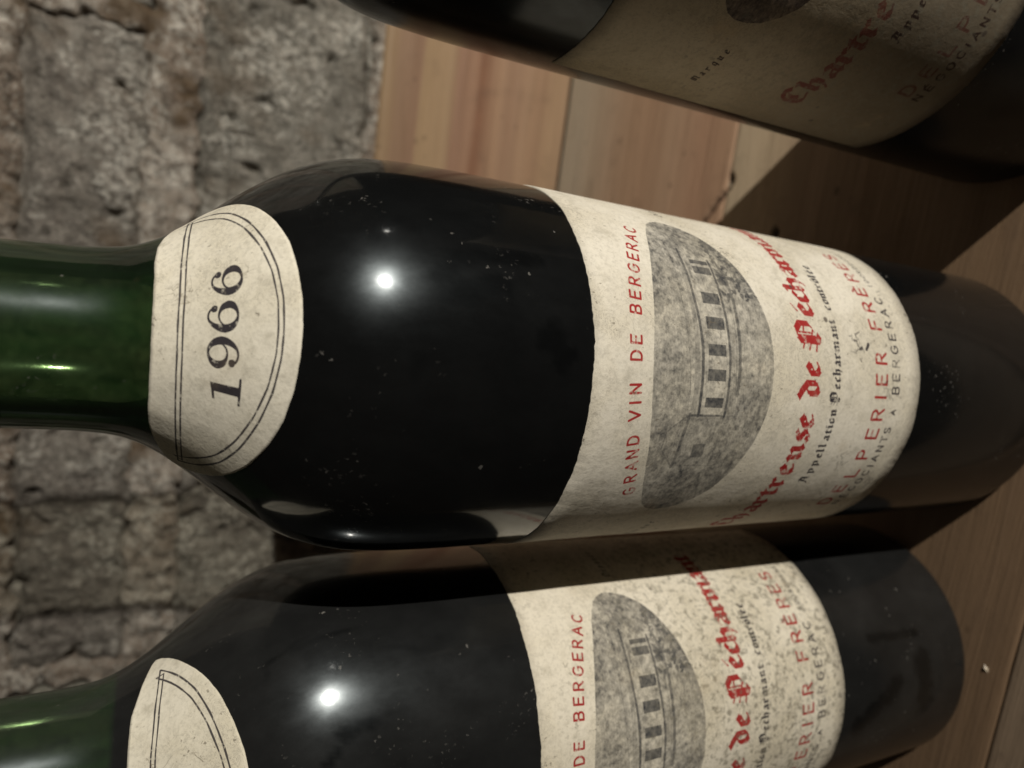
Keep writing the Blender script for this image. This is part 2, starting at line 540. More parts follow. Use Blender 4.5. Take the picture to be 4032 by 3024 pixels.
keep = art.L['black'].copy()
blots(art, 8.4, 83.0, 1.3, 1.6, 16, 1, .1, .6)
art.seg('black', (8.6, 79.4), (7.4, 80.3), .9, .7, .95)
art.seg('black', (7.6, 81.8), (7.3, 82.6), .8, .5, .9)
blots(art, 24, 79.5, 7, 2.0, 26, 21, .06, .22, .5)
blots(art, 12, 105.0, 9, 2.0, 26, 22, .05, .18, .4)
blots(art, -32, 146, 7, 4.0, 30, 23, .06, .25, .4)
blots(art, 21.5, 67.6, 2.0, .8, 14, 2, .1, .5, .6)
blots(art, -1.8, 72.8, 1.6, 1.4, 14, 3, .2, .7, .45)
blots(art, -17.5, 81.5, 1.8, .6, 12, 4, .2, .7, .5)
blots(art, -26, 67.5, 3.5, 1.2, 16, 5, .2, .9, .45)
blots(art, -30, 80.0, 2.5, 1.2, 10, 6, .2, .9, .35)
blots(art, 27.0, 114.6, 1.4, .8, 9, 7, .1, .5, .8)
blots(art, 4.6, 100.0, .7, 1.6, 9, 8, .08, .25, .45)
blots(art, 30.5, 146.5, 2.2, 2.4, 16, 9, .05, .14, .4)
blots(art, 22.5, 147.5, 2.5, 2.4, 16, 10, .05, .14, .4)
blots(art, -5.0, 146.5, 5.0, 2.4, 26, 12, .05, .14, .4)
img_label_a = to_image("label_print_marked", [art.L['red'], art.L['black'], art.L['tone']], w_, h_)
art.L['black'] = keep
img_label = to_image("label_print", [art.L['red'], art.L['black'], art.L['tone']], w_, h_)

# ---- neck label print.  x = angle * .43 mm, y = (z-198)*1.38 mm
NU, NK, NZ = 86.0, .43, 1.38
nart = Art(-NU * NK, NU * NK, 0, 23 * NZ, 26, ('black',))
BOT = [(0, 199.4), (8, 199.55), (17, 200.1), (26, 201.1), (36, 202.8), (46.5, 205.0), (55.6, 207.3), (66, 210.2), (75, 212.6), (80, 214.0), (82, 214.9)]
TOP = [(0, 219.0), (40, 219.0), (52, 218.7), (60, 218.0), (68, 217.2), (76, 216.2), (80, 215.6), (82, 214.95)]


def ipl(tab, u):
    return float(np.interp(abs(u), [a for a, b in tab], [b for a, b in tab]))


def nl(u, z):
    return (u * NK, (z - 198) * NZ)


lb = [(0, 201.75), (8, 201.9), (18, 202.7), (28, 204.1), (40, 206.2), (51, 208.5), (60, 210.9), (66, 212.6), (71, 214.1)]
lt = [(0, 215.5), (30, 215.3), (50, 214.9), (62, 214.5), (71, 214.15)]
for off, wd in ((0.0, .36), (.70, .34)):
    P = []
    for u in np.linspace(-71 + off * 5, 71 - off * 5, 90):
        P.append(nl(u, max(ipl(lb, u * 71 / (71 - off * 5)) + off, 0)))
    Q = [nl(u, ipl(lt, u) - off) for u in np.linspace(71 - off * 5, -71 + off * 5, 60)]
    L_ = P + Q + [P[0]]
    ws = [wd * (1 + .5 * (noise.noise(Vector((i * .35, off * 9, 0))))) for i in range(len(L_))]
    nart.vline('black', L_, ws, .95)


def digit6(art, cx, base, h, flip=False):
    def f(p):
        x, y = p
        if flip:
            x, y = 1 - x, 1 - y
        return (cx + (x - .5) * h * .88, base + y * h)
    pts = [(.80, .80), (.72, .93), (.56, .985), (.40, .95), (.26, .82), (.16, .62), (.13, .42), (.18, .22), (.32, .07), (.5, .02),
           (.68, .07), (.82, .20), (.86, .34), (.81, .50), (.68, .60), (.52, .635), (.36, .59), (.25, .48), (.2, .36)]
    ws = [.08, .07, .065, .08, .13, .19, .23, .20, .13, .07, .11, .19, .22, .18, .10, .065, .06, .05, .03]
    pp, ww = [], []
    for i in range(len(pts) - 1):
        p0, p1, p2, p3 = pts[max(i - 1, 0)], pts[i], pts[i + 1], pts[min(i + 2, len(pts) - 1)]
        for t in np.linspace(0, 1, 6, endpoint=False):
            c = [.5 * (2 * p1[k] + (p2[k] - p0[k]) * t + (2 * p0[k] - 5 * p1[k] + 4 * p2[k] - p3[k]) * t * t +
                       (3 * p1[k] - p0[k] - 3 * p2[k] + p3[k]) * t ** 3) for k in (0, 1)]
            pp.append(f(c))
            ww.append((ws[i] * (1 - t) + ws[i + 1] * t) * h)
    art.vline('black', pp, ww)
    art.seg('black', f((.77, .80)), f((.77, .78)), .2 * h, .2 * h)


def digit1(art, cx, base, h):
    art.poly('black', [(cx - .12 * h, base), (cx + .12 * h, base), (cx + .12 * h, base + h), (cx - .12 * h, base + .93 * h)])
    art.line('black', [(cx - .32 * h, base + .02 * h), (cx + .32 * h, base + .02 * h)], .08 * h)
    art.poly('black', [(cx - .2 * h, base), (cx + .2 * h, base), (cx + .1 * h, base + .1 * h), (cx - .1 * h, base + .1 * h)])
    art.poly('black', [(cx - .34 * h, base + .82 * h), (cx - .1 * h, base + .86 * h), (cx + .08 * h, base + h), (cx - .1 * h, base + .95 * h), (cx - .34 * h, base + .9 * h)])


DH = 5.5
digit1(nart, -20.5 * NK, 12.2, DH)
digit6(nart, -8.3 * NK, 12.9, DH + .1, flip=True)
digit6(nart, 4.2 * NK, 13.2, DH)
digit6(nart, 17.2 * NK, 12.7, DH)
wear = fnoise(nart.h, nart.w, (40, 90), 41, 4, .75)
nart.L['black'] *= np.clip(1.15 - np.clip((wear - .6) * 5, 0, .7), 0, 1)
img_neck = to_image("neck_print", [nart.L['black'] * 0, nart.L['black'], nart.L['black'] * 0], nart.w, nart.h)


# ------------------------------------------------------------------ materials
def paper_material(name, image, seed, dirt, tint=(.71, .66, .56), foxing=.25, lower_dirt_shade=0.0):
    """aged label stock: print, foxing, specks of mould and rubbed patches; shade painted in on dark tints"""
    t = NT(name)
    uv = t.coord('UV')
    ob = t.mapping(t.coord('Object'), loc=(seed * 3.1, seed * 1.7, 0))
    im = t.n("ShaderNodeTexImage")
    im.image = image
    im.interpolation = 'Cubic'
    im.extension = 'CLIP'
    # slight raggedness of the printed edge
    j = t.noise(ob, 1400, 2, .6, out='Color')
    jm = t.n("ShaderNodeVectorMath", operation='MULTIPLY_ADD')
    t.set(jm.inputs[0], j)
    jm.inputs[1].default_value = (.0009, .0011, 0)
    vv = t.n("ShaderNodeVectorMath", operation='SUBTRACT')
    t.set(vv.inputs[0], uv)
    vv.inputs[1].default_value = (.00045, .00055, 0)
    t.set(jm.inputs[2], vv.outputs[0])
    t.set(im.inputs[0], jm.outputs[0])
    ch = t.n("ShaderNodeSeparateColor")
    t.set(ch.inputs[0], im.outputs[0])
    red, blk, ton = ch.outputs[0], ch.outputs[1], ch.outputs[2]
    big = t.noise(ob, 55, 5, .6)
    mid = t.noise(ob, 260, 5, .65)
    fine = t.noise(ob, 1300, 3, .7)
    base = t.mix(t.ss(big, .35, .7), tint, (tint[0] * .84, tint[1] * .82, tint[2] * .76))
    base = t.mix(t.ss(mid, .50, .78), base, (tint[0] * .70, tint[1] * .69, tint[2] * .66))
    base = t.mix(t.ss(fine, .42, .75, 0, .45), base, (tint[0] * .55, tint[1] * .55, tint[2] * .54))
    vein = t.noise(t.mapping(ob, loc=(5, 1, 7)), 420, 4, .7, 1.5)
    base = t.mix(t.math('MULTIPLY', t.ss(t.math('ABSOLUTE', t.math('SUBTRACT', vein, .5)), .03, .0), t.ss(big, .42, .62, .05, .65)), base,
                 (tint[0] * .42, tint[1] * .41, tint[2] * .40))
    # ink
    ink = t.mix(t.ss(mid, .3, .75), (.32, .013, .013), (.33, .036, .030))
    base = t.mix(t.math('MULTIPLY', ton, t.ss(ton, .04, .14), clamp=True),
                 base, t.ramp(ton, [(0, (.42, .39, .32)), (.22, (.36, .33, .27)), (.36, (.18, .172, .15)), (.52, (.10, .097, .09)), (.75, (.045, .045, .046)), (1, (.022, .025, .032))]))
    if tint[0] < .5:  # dark-tinted label: red ink dimmed along with its painted shade
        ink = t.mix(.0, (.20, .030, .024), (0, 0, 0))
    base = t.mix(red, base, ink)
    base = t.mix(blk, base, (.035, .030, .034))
    if tint[0] < .5:  # shade painted into the paper colour, deeper lower down
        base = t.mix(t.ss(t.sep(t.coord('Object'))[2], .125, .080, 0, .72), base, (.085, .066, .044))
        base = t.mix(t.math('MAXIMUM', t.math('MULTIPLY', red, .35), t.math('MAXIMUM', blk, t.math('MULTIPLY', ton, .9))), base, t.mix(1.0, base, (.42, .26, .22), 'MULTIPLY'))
    # mould specks gathered in patches
    patch = t.ss(t.noise(ob, 38, 3, .6, 0.4), .60 - .14 * dirt, .80 - .14 * dirt)
    sp = t.noise(ob, 640, 4, .65)
    spk = t.math('MULTIPLY', t.ss(sp, .60 - .05 * dirt, .70 - .05 * dirt), patch)
    if lower_dirt_shade:  # lower specks: real dirt, also used to paint shade on the right bottle
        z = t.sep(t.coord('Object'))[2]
        low = t.ss(z, .150, .085, 0, lower_dirt_shade)
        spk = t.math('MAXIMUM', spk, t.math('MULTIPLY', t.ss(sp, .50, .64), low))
    base = t.mix(t.math('MULTIPLY', spk, .70), base, (.15, .135, .10))
    fl = t.noise(t.mapping(ob, scale=(1, 1, .55), loc=(1, 6, 3)), 1150, 2, .6)
    base = t.mix(t.math('MULTIPLY', t.ss(fl, .66, .74), t.ss(big, .38, .55, .1, .75)), base, (.17, .145, .11))
    # small crisp black dots and crumbs
    d = t.voro(ob, 210, rnd=1.0)
    pick = t.noise(ob, 85, 2)
    dots = t.math('MULTIPLY', t.ss(d, .16, .10), t.ss(pick, .60, .66))
    base = t.mix(t.math('MULTIPLY', dots, .8), base, (.06, .045, .035))
    # brown crumbs of a cellar insect / mould thread
    rdg = t.noise(ob, 170, 3, .55, 1.2)
    thr = t.math('MULTIPLY', t.ss(t.math('ABSOLUTE', t.math('SUBTRACT', rdg, .5)), .012, .003),
                 t.ss(t.noise(ob, 60, 2), .62, .70))
    base = t.mix(t.math('MULTIPLY', thr, .55), base, (.14, .11, .07))
    if foxing:
        fx = t.ss(t.noise(t.mapping(ob, loc=(9, 4, 2)), 75, 4, .6), .60, .78, 0, foxing)
        base = t.mix(fx, base, (.33, .24, .14))
    hgt = t.math('ADD', t.math('MULTIPLY', mid, .8), t.math('ADD', t.math('MULTIPLY', fine, .25),
                 t.math('MULTIPLY', t.noise(ob, 45, 3, .5), 3.0)))
    nrm = t.bump(hgt, .00022, .8)
    return t.done(t.bsdf(base, .74, nrm, .28))


def glass_material(name, dust, seed, level, ra=0.0, clear=0.0):
    """dark bottle glass with wine behind it, greener above the wine (near colourless if clear); cellar dust on the outside"""
    t = NT(name)
    ob0 = t.coord('Object')
    ob = t.mapping(ob0, loc=(seed * 2.3, seed, seed * .7))
    z = t.sep(ob0)[2]
    lvl = t.ss(z, level - .0008, level + .0012)
    streak = t.noise(t.mapping(ob, scale=(1, 1, .22)), 160, 4, .6)
    green = t.mix(t.ss(streak, .3, .75), (.004, .013, .003), (.012, .034, .009))
    base = t.mix(lvl, (.0016, .0018, .0020), green)
    big = t.noise(ob, 34, 4, .55, .5)
    mid = t.noise(t.mapping(ob, scale=(1, 1, .6)), 180, 5, .65)
    film = t.math('MULTIPLY', t.ss(big, .25, .8, .55, 1.0), t.ss(mid, .25, .85, .7, 1.0))
    # rubbed clean marks
    rub = t.noise(t.mapping(ob, scale=(1, 1, .35), rot=(.2, .1, 0)), 90, 2, .5, .8)
    film = t.math('MULTIPLY', film, t.ss(rub, .78, .70, .3, 1.0))
    wp = t.n('ShaderNodeAttribute', attribute_name='wipe').outputs['Fac']
    film = t.math('MULTIPLY', t.math('MULTIPLY', film, dust), t.math('SUBTRACT', 1.0, t.math('MULTIPLY', wp, .75)))
    # separate dust grains and flakes
    wob = t.n("ShaderNodeVectorMath", operation='MULTIPLY_ADD')
    t.set(wob.inputs[0], t.noise(ob, 900, 2, .6, out='Color'))
    wob.inputs[1].default_value = (.0016, .0016, .0016)
    t.set(wob.inputs[2], ob)
    v = t.voro(wob.outputs[0], 430)
    gr = t.math('MULTIPLY', t.ss(v, .17, .08), t.ss(t.noise(ob, 130, 2), .58, .72, 0, .8))
    v2 = t.voro(t.mapping(wob.outputs[0], scale=(1, 1.4, .7), loc=(4, 2, 1)), 900)
    gr2 = t.math('MULTIPLY', t.ss(v2, .3, .1), t.ss(t.noise(ob, 48, 4, .7), .56, .70))
    grains = t.math('MAXIMUM', gr, t.math('MULTIPLY', gr2, .7))
    nr = t.bump(t.math('ADD', t.math('ADD', t.math('MULTIPLY', t.noise(ob, 40, 2), .3), t.math('MULTIPLY', t.noise(ob, 420, 3, .6), .035)), t.math('MULTIPLY', grains, .02)), .0009, .35)
    low = t.ss(z, .075, .045)
    g0 = t.bsdf(base, t.math('ADD', t.ss(film, 0, 1, .085 + ra, .135 + ra), t.math('MULTIPLY', low, .06)), nr, .5)
    g0.inputs['IOR'].default_value = 1.24 if clear else 1.42
    # empty neck: light passes through the green glass
    tr = t.n("ShaderNodeBsdfTransparent")
    t.set(tr.inputs[0], (.955, .955, .925) if clear else (.38, .48, .31))  # clear: unseen neck made near colourless so its wall shadow vanishes
    gl = t.n("ShaderNodeBsdfAnisotropic")
    t.set(gl.inputs['Color'], (1, 1, 1))
    t.set(gl.inputs['Roughness'], .09)
    t.set(gl.inputs['Normal'], nr)
    inner = t.n("ShaderNodeMixShader")
    t.set(inner.inputs[0], t.ss(streak, .3, .7, .98 if clear else .74, .95 if clear else .55))
    body = t.bsdf(t.mix(t.ss(streak, .3, .75), (.004, .018, .0035), (.013, .044, .010)), .5, nr, 0)
    t.t.links.new(body.outputs[0], inner.inputs[1])
    t.t.links.new(tr.outputs[0], inner.inputs[2])
    fres = t.n("ShaderNodeFresnel")
    fres.inputs[0].default_value = 1.10 if clear else 1.50
    neckm = t.n("ShaderNodeMixShader")
    t.set(neckm.inputs[0], fres.outputs[0])
    t.t.links.new(inner.outputs[0], neckm.inputs[1])
    t.t.links.new(gl.outputs[0], neckm.inputs[2])
    g = t.n("ShaderNodeMixShader")
    t.set(g.inputs[0], lvl)
    t.t.links.new(g0.outputs[0], g.inputs[1])
    t.t.links.new(neckm.outputs[0], g.inputs[2])
    haze = t.n("ShaderNodeBsdfAnisotropic")
    t.set(haze.inputs['Color'], (.75, .85, .90))
    t.set(haze.inputs['Roughness'], .27)
    dd = t.n("ShaderNodeBsdfDiffuse")
    t.set(dd.inputs['Color'], (.42, .42, .41))
    mx = t.n("ShaderNodeMixShader")
    t.set(mx.inputs[0], t.math('MULTIPLY', t.math('ADD', t.math('MULTIPLY', film, .018), .016), t.math('MULTIPLY', t.ss(mid, .2, .8, .5, 1.5), t.math('SUBTRACT', 1.0, t.math('MULTIPLY', lvl, .55)))))
    t.t.links.new(g.outputs[0], mx.inputs[1])
    t.t.links.new(haze.outputs[0], mx.inputs[2])
    m2 = t.n("ShaderNodeMixShader")
    t.set(m2.inputs[0], t.math('MULTIPLY', film, .036))
    t.t.links.new(mx.outputs[0], m2.inputs[1])
    t.t.links.new(dd.outputs[0], m2.inputs[2])
    d2 = t.n("ShaderNodeBsdfDiffuse")
    t.set(d2.inputs['Color'], (.36, .34, .31))
    m3 = t.n("ShaderNodeMixShader")
    t.set(m3.inputs[0], t.math('MULTIPLY', grains, .42))
    t.t.links.new(m2.outputs[0], m3.inputs[1])
    t.t.links.new(d2.outputs[0], m3.inputs[2])
    return t.done(m3)


def cork_material():
    t = NT("cork")
    ob = t.coord('Object')
    c = t.mix(t.ss(t.noise(ob, 500, 4), .4, .7), (.30, .19, .10), (.14, .08, .05))
    return t.done(t.bsdf(c, .9, t.bump(t.noise(ob, 700, 3), .0004), .2))


# ------------------------------------------------------------------ bottle
ZK = [0.0, .03, .06, .10, .13, .15, .16, .17, .18, .187, .194, .201, .208, .215, .222, .229, .236, .25, .27, .2865]
RK = [36.4, 36.7, 37.0, 37.4, 37.75, 38.0, 38.1, 38.15, 37.9, 37.2, 35.3, 31.6, 26.3, 20.2, 16.1, 15.35, 15.15, 14.95, 14.7, 14.4]
zf = np.arange(0, .2866, .0005)
rf = np.interp(zf, ZK, np.array(RK) / 1000)
ker = np.exp(-.5 * (np.arange(-24, 25) / 5.2) ** 2)
ker /= ker.sum()
pad = np.concatenate([np.full(24, rf[0]), rf, np.full(24, rf[-1])])
rs = np.convolve(pad, ker, 'valid')


def radius(z, dz=0.0):
    zz = z - dz * float(np.interp(z, [.10, .18], [0, 1]))
    return float(np.interp(zz, zf, rs))


def revolve(name, prof, mat, parent, seg=160, closed=False, marks=()):
    V, F = [], []
    for r, z in prof:
        for i in range(seg):
            a = 2 * math.pi * i / seg
            V.append((r * math.sin(a), -r * math.cos(a), z))
    m = len(prof)
    for k in range(m - 1 + (1 if closed else 0)):
        k2 = (k + 1) % m
        for i in range(seg):
            j = (i + 1) % seg
            F.append((k * seg + i, k * seg + j, k2 * seg + j, k2 * seg + i))
    att = None
    if marks:
        P = np.array(V)
        w = np.zeros(len(P))
        for pts, rad in marks:
            for a, b in zip(pts[:-1], pts[1:]):
                a, b = np.array(a), np.array(b)
                d = b - a
                tt = np.clip(((P - a) @ d) / (d @ d), 0, 1)
                D = np.linalg.norm(P - a - tt[:, None] * d, axis=1)
                for i in np.nonzero(D < rad * 2)[0]:
                    nn = .45 * rad * noise.noise(Vector(P[i]) * 420) + .3 * rad * noise.noise(Vector(P[i]) * 1100)
                    w[i] = max(w[i], 1 - smooth01((D[i] + nn - rad * .45) / (rad * .75)))
        att = {"wipe": w}
    return add_mesh(name, V, F, mat, parent, True, None, att)


def label_mesh(name, mat, parent, us, zlo, zhi, dz, phi0, uvf, rows, lift=.00016):
    """paper sheet laid on the glass; us in degrees; skirt goes down to the glass on every side"""
    V, UV, F = [], [], []
    n = len(us)
    R_ = rows + 2
    for iu in range(-1, n + 1):
        cu = us[min(max(iu, 0), n - 1)]
        a, b = zlo(cu), zhi(cu)
        for k in range(-1, rows + 1):
            f = min(max(k, 0), rows - 1) / (rows - 1)
            z = a + (b - a) * f
            out = (k < 0 or k >= rows or iu < 0 or iu >= n)
            r0 = radius(z, dz)
            sl = (radius(z + .0006, dz) - radius(z - .0006, dz)) / .0012
            wr = .00008 * noise.noise(Vector((cu * .11, z * 90, phi0)))
            d = (-.0002 if out else lift + wr)
            q = 1 / math.sqrt(1 + sl * sl)
            rr, zz = r0 + d * q, z - d * sl * q
            ph = math.radians(cu + phi0)
            V.append((rr * math.sin(ph), -rr * math.cos(ph), zz))
            UV.append(uvf(cu, z))
    for i in range(n + 1):
        for k in range(rows + 1):
            F.append((i * R_ + k, (i + 1) * R_ + k, (i + 1) * R_ + k + 1, i * R_ + k + 1))
    return add_mesh(name, V, F, mat, parent, True, UV)


M_cork = cork_material()


def make_bottle(loc, label, dz, ds, dlz, neck_phi, neck_dz, m_glass, m_label, m_neck, seed, marks=()):
    """dz: shoulder shift; ds/dlz: shift of the front label round/along the bottle (m)"""
    t = empty("wine_bottle", label, "wine bottle", loc, group="old wine bottles standing on the wooden shelf")
    prof = [(.0, .012), (.018, .0095), (.0285, .003), (.0305, .0008), (.0322, 0.0)]
    rb = radius(0.006, dz)
    for a in range(1, 10):
        b = math.radians(a * 10)
        prof.append((rb - .0045 + .0045 * math.sin(b), .0045 - .0045 * math.cos(b)))
    z = .006
    while z < .2845:
        prof.append((radius(z, dz), z))
        z += .0012 if z > .175 else (.0010 if marks and (z < .062 or z > .148) else .004)
    # lip ring and mouth
    prof += [(.0146, .2850), (.0153, .2856), (.0155, .2870), (.0155, .2935), (.0152, .2946), (.0140, .2950),
             (.0105, .2950), (.0097, .2944), (.0095, .2925), (.0095, .2785)]
    revolve("glass_body", prof, m_glass, t, 320 if marks else 192, False, marks)
    revolve("cork", [(0.0, .2790), (.0094, .2790), (.0094, .2932), (.0088, .2938), (0.0, .2938)], M_cork, t, 40)
    Rm = .0376

    def edge(u, off):
        return .00022 * noise.noise(Vector((u * 1.1, off, seed))) + .00030 * noise.noise(Vector((u * .09, off, seed + 5)))
    us = np.linspace(math.degrees(LX0 / 1000 / Rm), math.degrees(LX1 / 1000 / Rm), 150)
    label_mesh("front_label", m_label, t, us,
               lambda u: LY0 / 1000 + dlz + edge(u, 1), lambda u: LY1 / 1000 + dlz + edge(u, 7), 0.0 if False else dz,
               math.degrees(ds / Rm),
               lambda u, z: ((math.radians(u) * Rm * 1000 - LX0) / (LX1 - LX0), (((z - dlz) * 1000) - LY0) / (LY1 - LY0)), 24)
    un = np.concatenate([[-81.9, -81.3, -80.6, -79.6, -78], np.linspace(-76, 76, 110), [78, 79.6, 80.6, 81.3, 81.9]])
    if m_neck is None:
        return t
    label_mesh("neck_label", m_neck, t, un,
               lambda u: ipl(BOT, u) / 1000 + neck_dz + edge(u, 11) * .3, lambda u: ipl(TOP, u) / 1000 + neck_dz + edge(u, 15) * .3, dz,
               neck_phi, lambda u, z: ((u * NK + NU * NK) / (2 * NU * NK), ((z - neck_dz) * 1000 - 198) / 23.0), 40, lift=.00014)
    return t


B1 = make_bottle((0, 0, 0), "nearest middle bottle with its shoulder label reading 1966 fully in view", 0.0, 0.0, 0.0, 5.0, 0.0,
                 glass_material("bottle_glass_clean", .26, 1, .2180),
                 paper_material("label_paper", img_label_a, 1, .35),
                 paper_material("neck_paper", img_neck, 2, .2, tint=(.75, .70, .585), foxing=.15), 1,
                 (([(.0116, -.0363, .1799), (.0157, -.0347, .1772), (.0166, -.0343, .1722), (.0168, -.0341, .1623)], .0018),
                  ([(.0100, -.0368, .1786), (.0108, -.0366, .1751), (.0119, -.0363, .1688)], .0022),
                  ([(.0044, -.0377, .1607), (.0012, -.0380, .1587)], .0032)))
B2 = make_bottle((-.0827, .0184, 0), "dusty bottle left of the 1966 bottle, front label mottled grey, shoulder label blank where seen",
                 .0018, .0008, -.0050, -2.0, .0006,
                 glass_material("bottle_glass_dusty", 1.0, 5, .2225, .0),
                 paper_material("label_paper_mottled", img_label, 6, .95, tint=(.73, .67, .55), lower_dirt_shade=1.0),
                 paper_material("neck_paper_plain", img_neck, 8, .2, tint=(.75, .70, .58), foxing=.15), 2,
                 (([(.0156, -.0341, .1861), (.0163, -.0342, .1834), (.0167, -.0342, .1807)], .0014),
                  ([(.0114, -.0354, .1888), (.0131, -.0351, .1871)], .0012),
                  ([(.0144, -.0339, .0439), (.0140, -.0338, .0237)], .0013),
                  ([(-.0070, -.0362, .0495), (-.0031, -.0367, .0433), (.0019, -.0367, .0352)], .0032),
                  ([(.0067, -.0360, .0234), (-.0049, -.0363, .0217)], .0040)))
B3 = make_bottle((.0976, -.0219, 0), "shaded bottle at the right, its dirty label, painted brownish for shade, half turned away and in shadow",
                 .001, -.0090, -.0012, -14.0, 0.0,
                 glass_material("bottle_glass_clear_neck", .5, 9, .1900, .08, 1.0),  # clear neck and low wine level, made up to lose the neck shadow
                 paper_material("label_paper_dirty_shaded", img_label, 12, .9, tint=(.32, .265, .185), foxing=.5, lower_dirt_shade=.8),  # dark tint carries painted shade besides the dirt
                 None, 3)  # neck label left off so it throws no shadow on the wall


# ------------------------------------------------------------------ shelf: local frame along the wall
# local x runs along the wall, local y away from the viewer (0 at the wall face), z up
KX = -.17928789928665192
WALL_RZ = math.atan(KX)
WALL_O = Vector((0, .2603908511855962, 0))


def to_local(x, y):
    c, s = math.cos(-WALL_RZ), math.sin(-WALL_RZ)
    dx, dy = x - WALL_O.x, y - WALL_O.y
    return (dx * c - dy * s, dx * s + dy * c)


def wood_material(name, stops, seed, scale, axis=1, gray=0.0, knots=True):
    """stops: colour bands across the grain (0..1 over the plank width) - growth rings, with a broad tone grade on some boards"""
    t = NT(name)
    ob = t.coord('Object')
    o = t.sep(ob)
    across = o[axis]
    along = t.mapping(ob, scale=(.9, 1, 1), loc=(seed, seed * 2, 0))
    warp = t.noise(t.mapping(ob, scale=(3.5, 9, 9), loc=(seed, 0, 0)), 1.6, 3, .5)
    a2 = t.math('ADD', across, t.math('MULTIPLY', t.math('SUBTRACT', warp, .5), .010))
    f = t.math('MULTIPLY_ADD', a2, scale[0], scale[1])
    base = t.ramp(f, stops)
    st = (6, 420, 420) if axis == 1 else (6, 420, 420)
    fib = t.noise(t.mapping(ob, scale=(.035, 1, 1), loc=(seed, 1, 2)), 900, 4, .65)
    fib2 = t.noise(t.mapping(ob, scale=(.05, 1, 1), loc=(seed, 5, 2)), 260, 3, .6, .3)
    base = t.mix(t.ss(fib2, .35, .75, 0, .30), base, t.mix(.5, base, (.10, .055, .03), 'MULTIPLY'))
    base = t.mix(t.ss(fib, .5, .85, 0, .20), base, (.09, .055, .032))
    blot = t.noise(t.mapping(ob, loc=(seed, 3, 0)), 45, 5, .65)
    base = t.mix(t.ss(blot, .52, .8, 0, .42), base, (.10, .065, .042))
    sp = t.math('MULTIPLY', t.ss(t.voro(t.mapping(ob, scale=(.6, 1, 1), loc=(seed, 7, 1)), 120), .16, .07),
                t.ss(t.noise(ob, 30, 2), .52, .62))
    base = t.mix(t.math('MULTIPLY', sp, .55), base, (.035, .02, .012))
    at = t.n("ShaderNodeAttribute", attribute_name="crack")
    base = t.mix(at.outputs['Fac'], base, (.022, .010, .006))
    hgt = t.math('ADD', t.math('MULTIPLY', fib, .6), t.math('ADD', fib2, t.math('MULTIPLY', blot, .8)))
    return t.done(t.bsdf(base, t.ss(fib2, .3, .8, .52, .72), t.bump(hgt, .0005, .7), .35))


shelf = empty("wooden_shelf", "bare reddish brown plank shelf with a low back board, under and behind the bottles", "shelf",
              WALL_O, WALL_RZ)
CR = [to_local(*p) for p in ((.0886, .0896), (.0835, .0925), (.0795, .0985), (.0745, .1035), (.068, .112))]
KNOT = to_local(.0875, .0905)
NAIL = to_local(.0605, .0645)
CHIP = to_local(-.080, -.022)


def seg_dist(px, py, pts):
    best = 9
    for (xa, ya), (xb, yb) in zip(pts[:-1], pts[1:]):
        L2 = (xb - xa) ** 2 + (yb - ya) ** 2
        tt = max(0, min(1, ((px - xa) * (xb - xa) + (py - ya) * (yb - ya)) / L2))
        best = min(best, math.hypot(px - xa - tt * (xb - xa), py - ya - tt * (yb - ya)))
    return best


def plank(name, y0, y1, mat, seed, fine=None, parent=None, drop=0.0):
    """a board lying flat, top near z=0, eased edges; fine=(xa,xb) gives the span modelled in 1 mm steps"""
    xs = list(np.arange(-.9, 1.1, .05))
    if fine:
        xs = [x for x in xs if x < fine[0] or x > fine[1]] + list(np.arange(fine[0], fine[1], .0010))
        xs.sort()
    w = y1 - y0
    ys = [y0, y0 + .0004, y0 + .0012] + list(np.linspace(y0 + .003, y1 - .003, int(w / (.0012 if fine else .006)))) + [y1 - .0012, y1 - .0004, y1]
    V, F, A = [], [], []
    for x in xs:
        for j, y in enumerate(ys):
            e = min(y - y0, y1 - y)
            z = -.0005 * (1 - smooth01(e / .0008)) - drop
            z += .00035 * noise.noise(Vector((x * 7, y * 60, seed)))
            e2 = .00025 * noise.noise(Vector((x * 60, seed, y0 * 10)))
            cr = 0.0
            if fine:
                jag = .0006 * noise.noise(Vector((x * 420, y * 420, 3)))
                d = seg_dist(x, y, CR) + jag
                wd = .0003 + .0004 * noise.noise(Vector((x * 90, y * 90, 8)))
                cr = max(cr, 1 - smooth01((d - wd) / .0007))
                dk = math.hypot((x - KNOT[0]) * .6, (y - KNOT[1])) + jag
                cr = max(cr, .95 * (1 - smooth01((dk - .0011) / .0010)))
                dn = math.hypot((x - NAIL[0]) * .5, y - NAIL[1])
                cr = max(cr, 1 - smooth01((dn - .0010) / .0006))
                z -= .0016 * cr
            V.append((x, y + (e2 if j in (0, len(ys) - 1) else 0), z))
            A.append(cr)
    n = len(ys)
    for i in range(len(xs) - 1):
        for j in range(n - 1):
            F.append((i * n + j, (i + 1) * n + j, (i + 1) * n + j + 1, i * n + j + 1))
    # sides, ends and underside
    b0 = len(V)
    for x in xs:
        V.append((x, y0, -.022))
        V.append((x, y1, -.022))
        A += [0, 0]
    for i in range(len(xs) - 1):
        F.append((b0 + 2 * i, b0 + 2 * i + 2, (i + 1) * n, i * n))
        F.append((i * n + n - 1, (i + 1) * n + n - 1, b0 + 2 * i + 3, b0 + 2 * i + 1))
        F.append((b0 + 2 * i + 1, b0 + 2 * i + 3, b0 + 2 * i + 2, b0 + 2 * i))
    return add_mesh(name, V, F, mat, parent, True, None, {"crack": A})


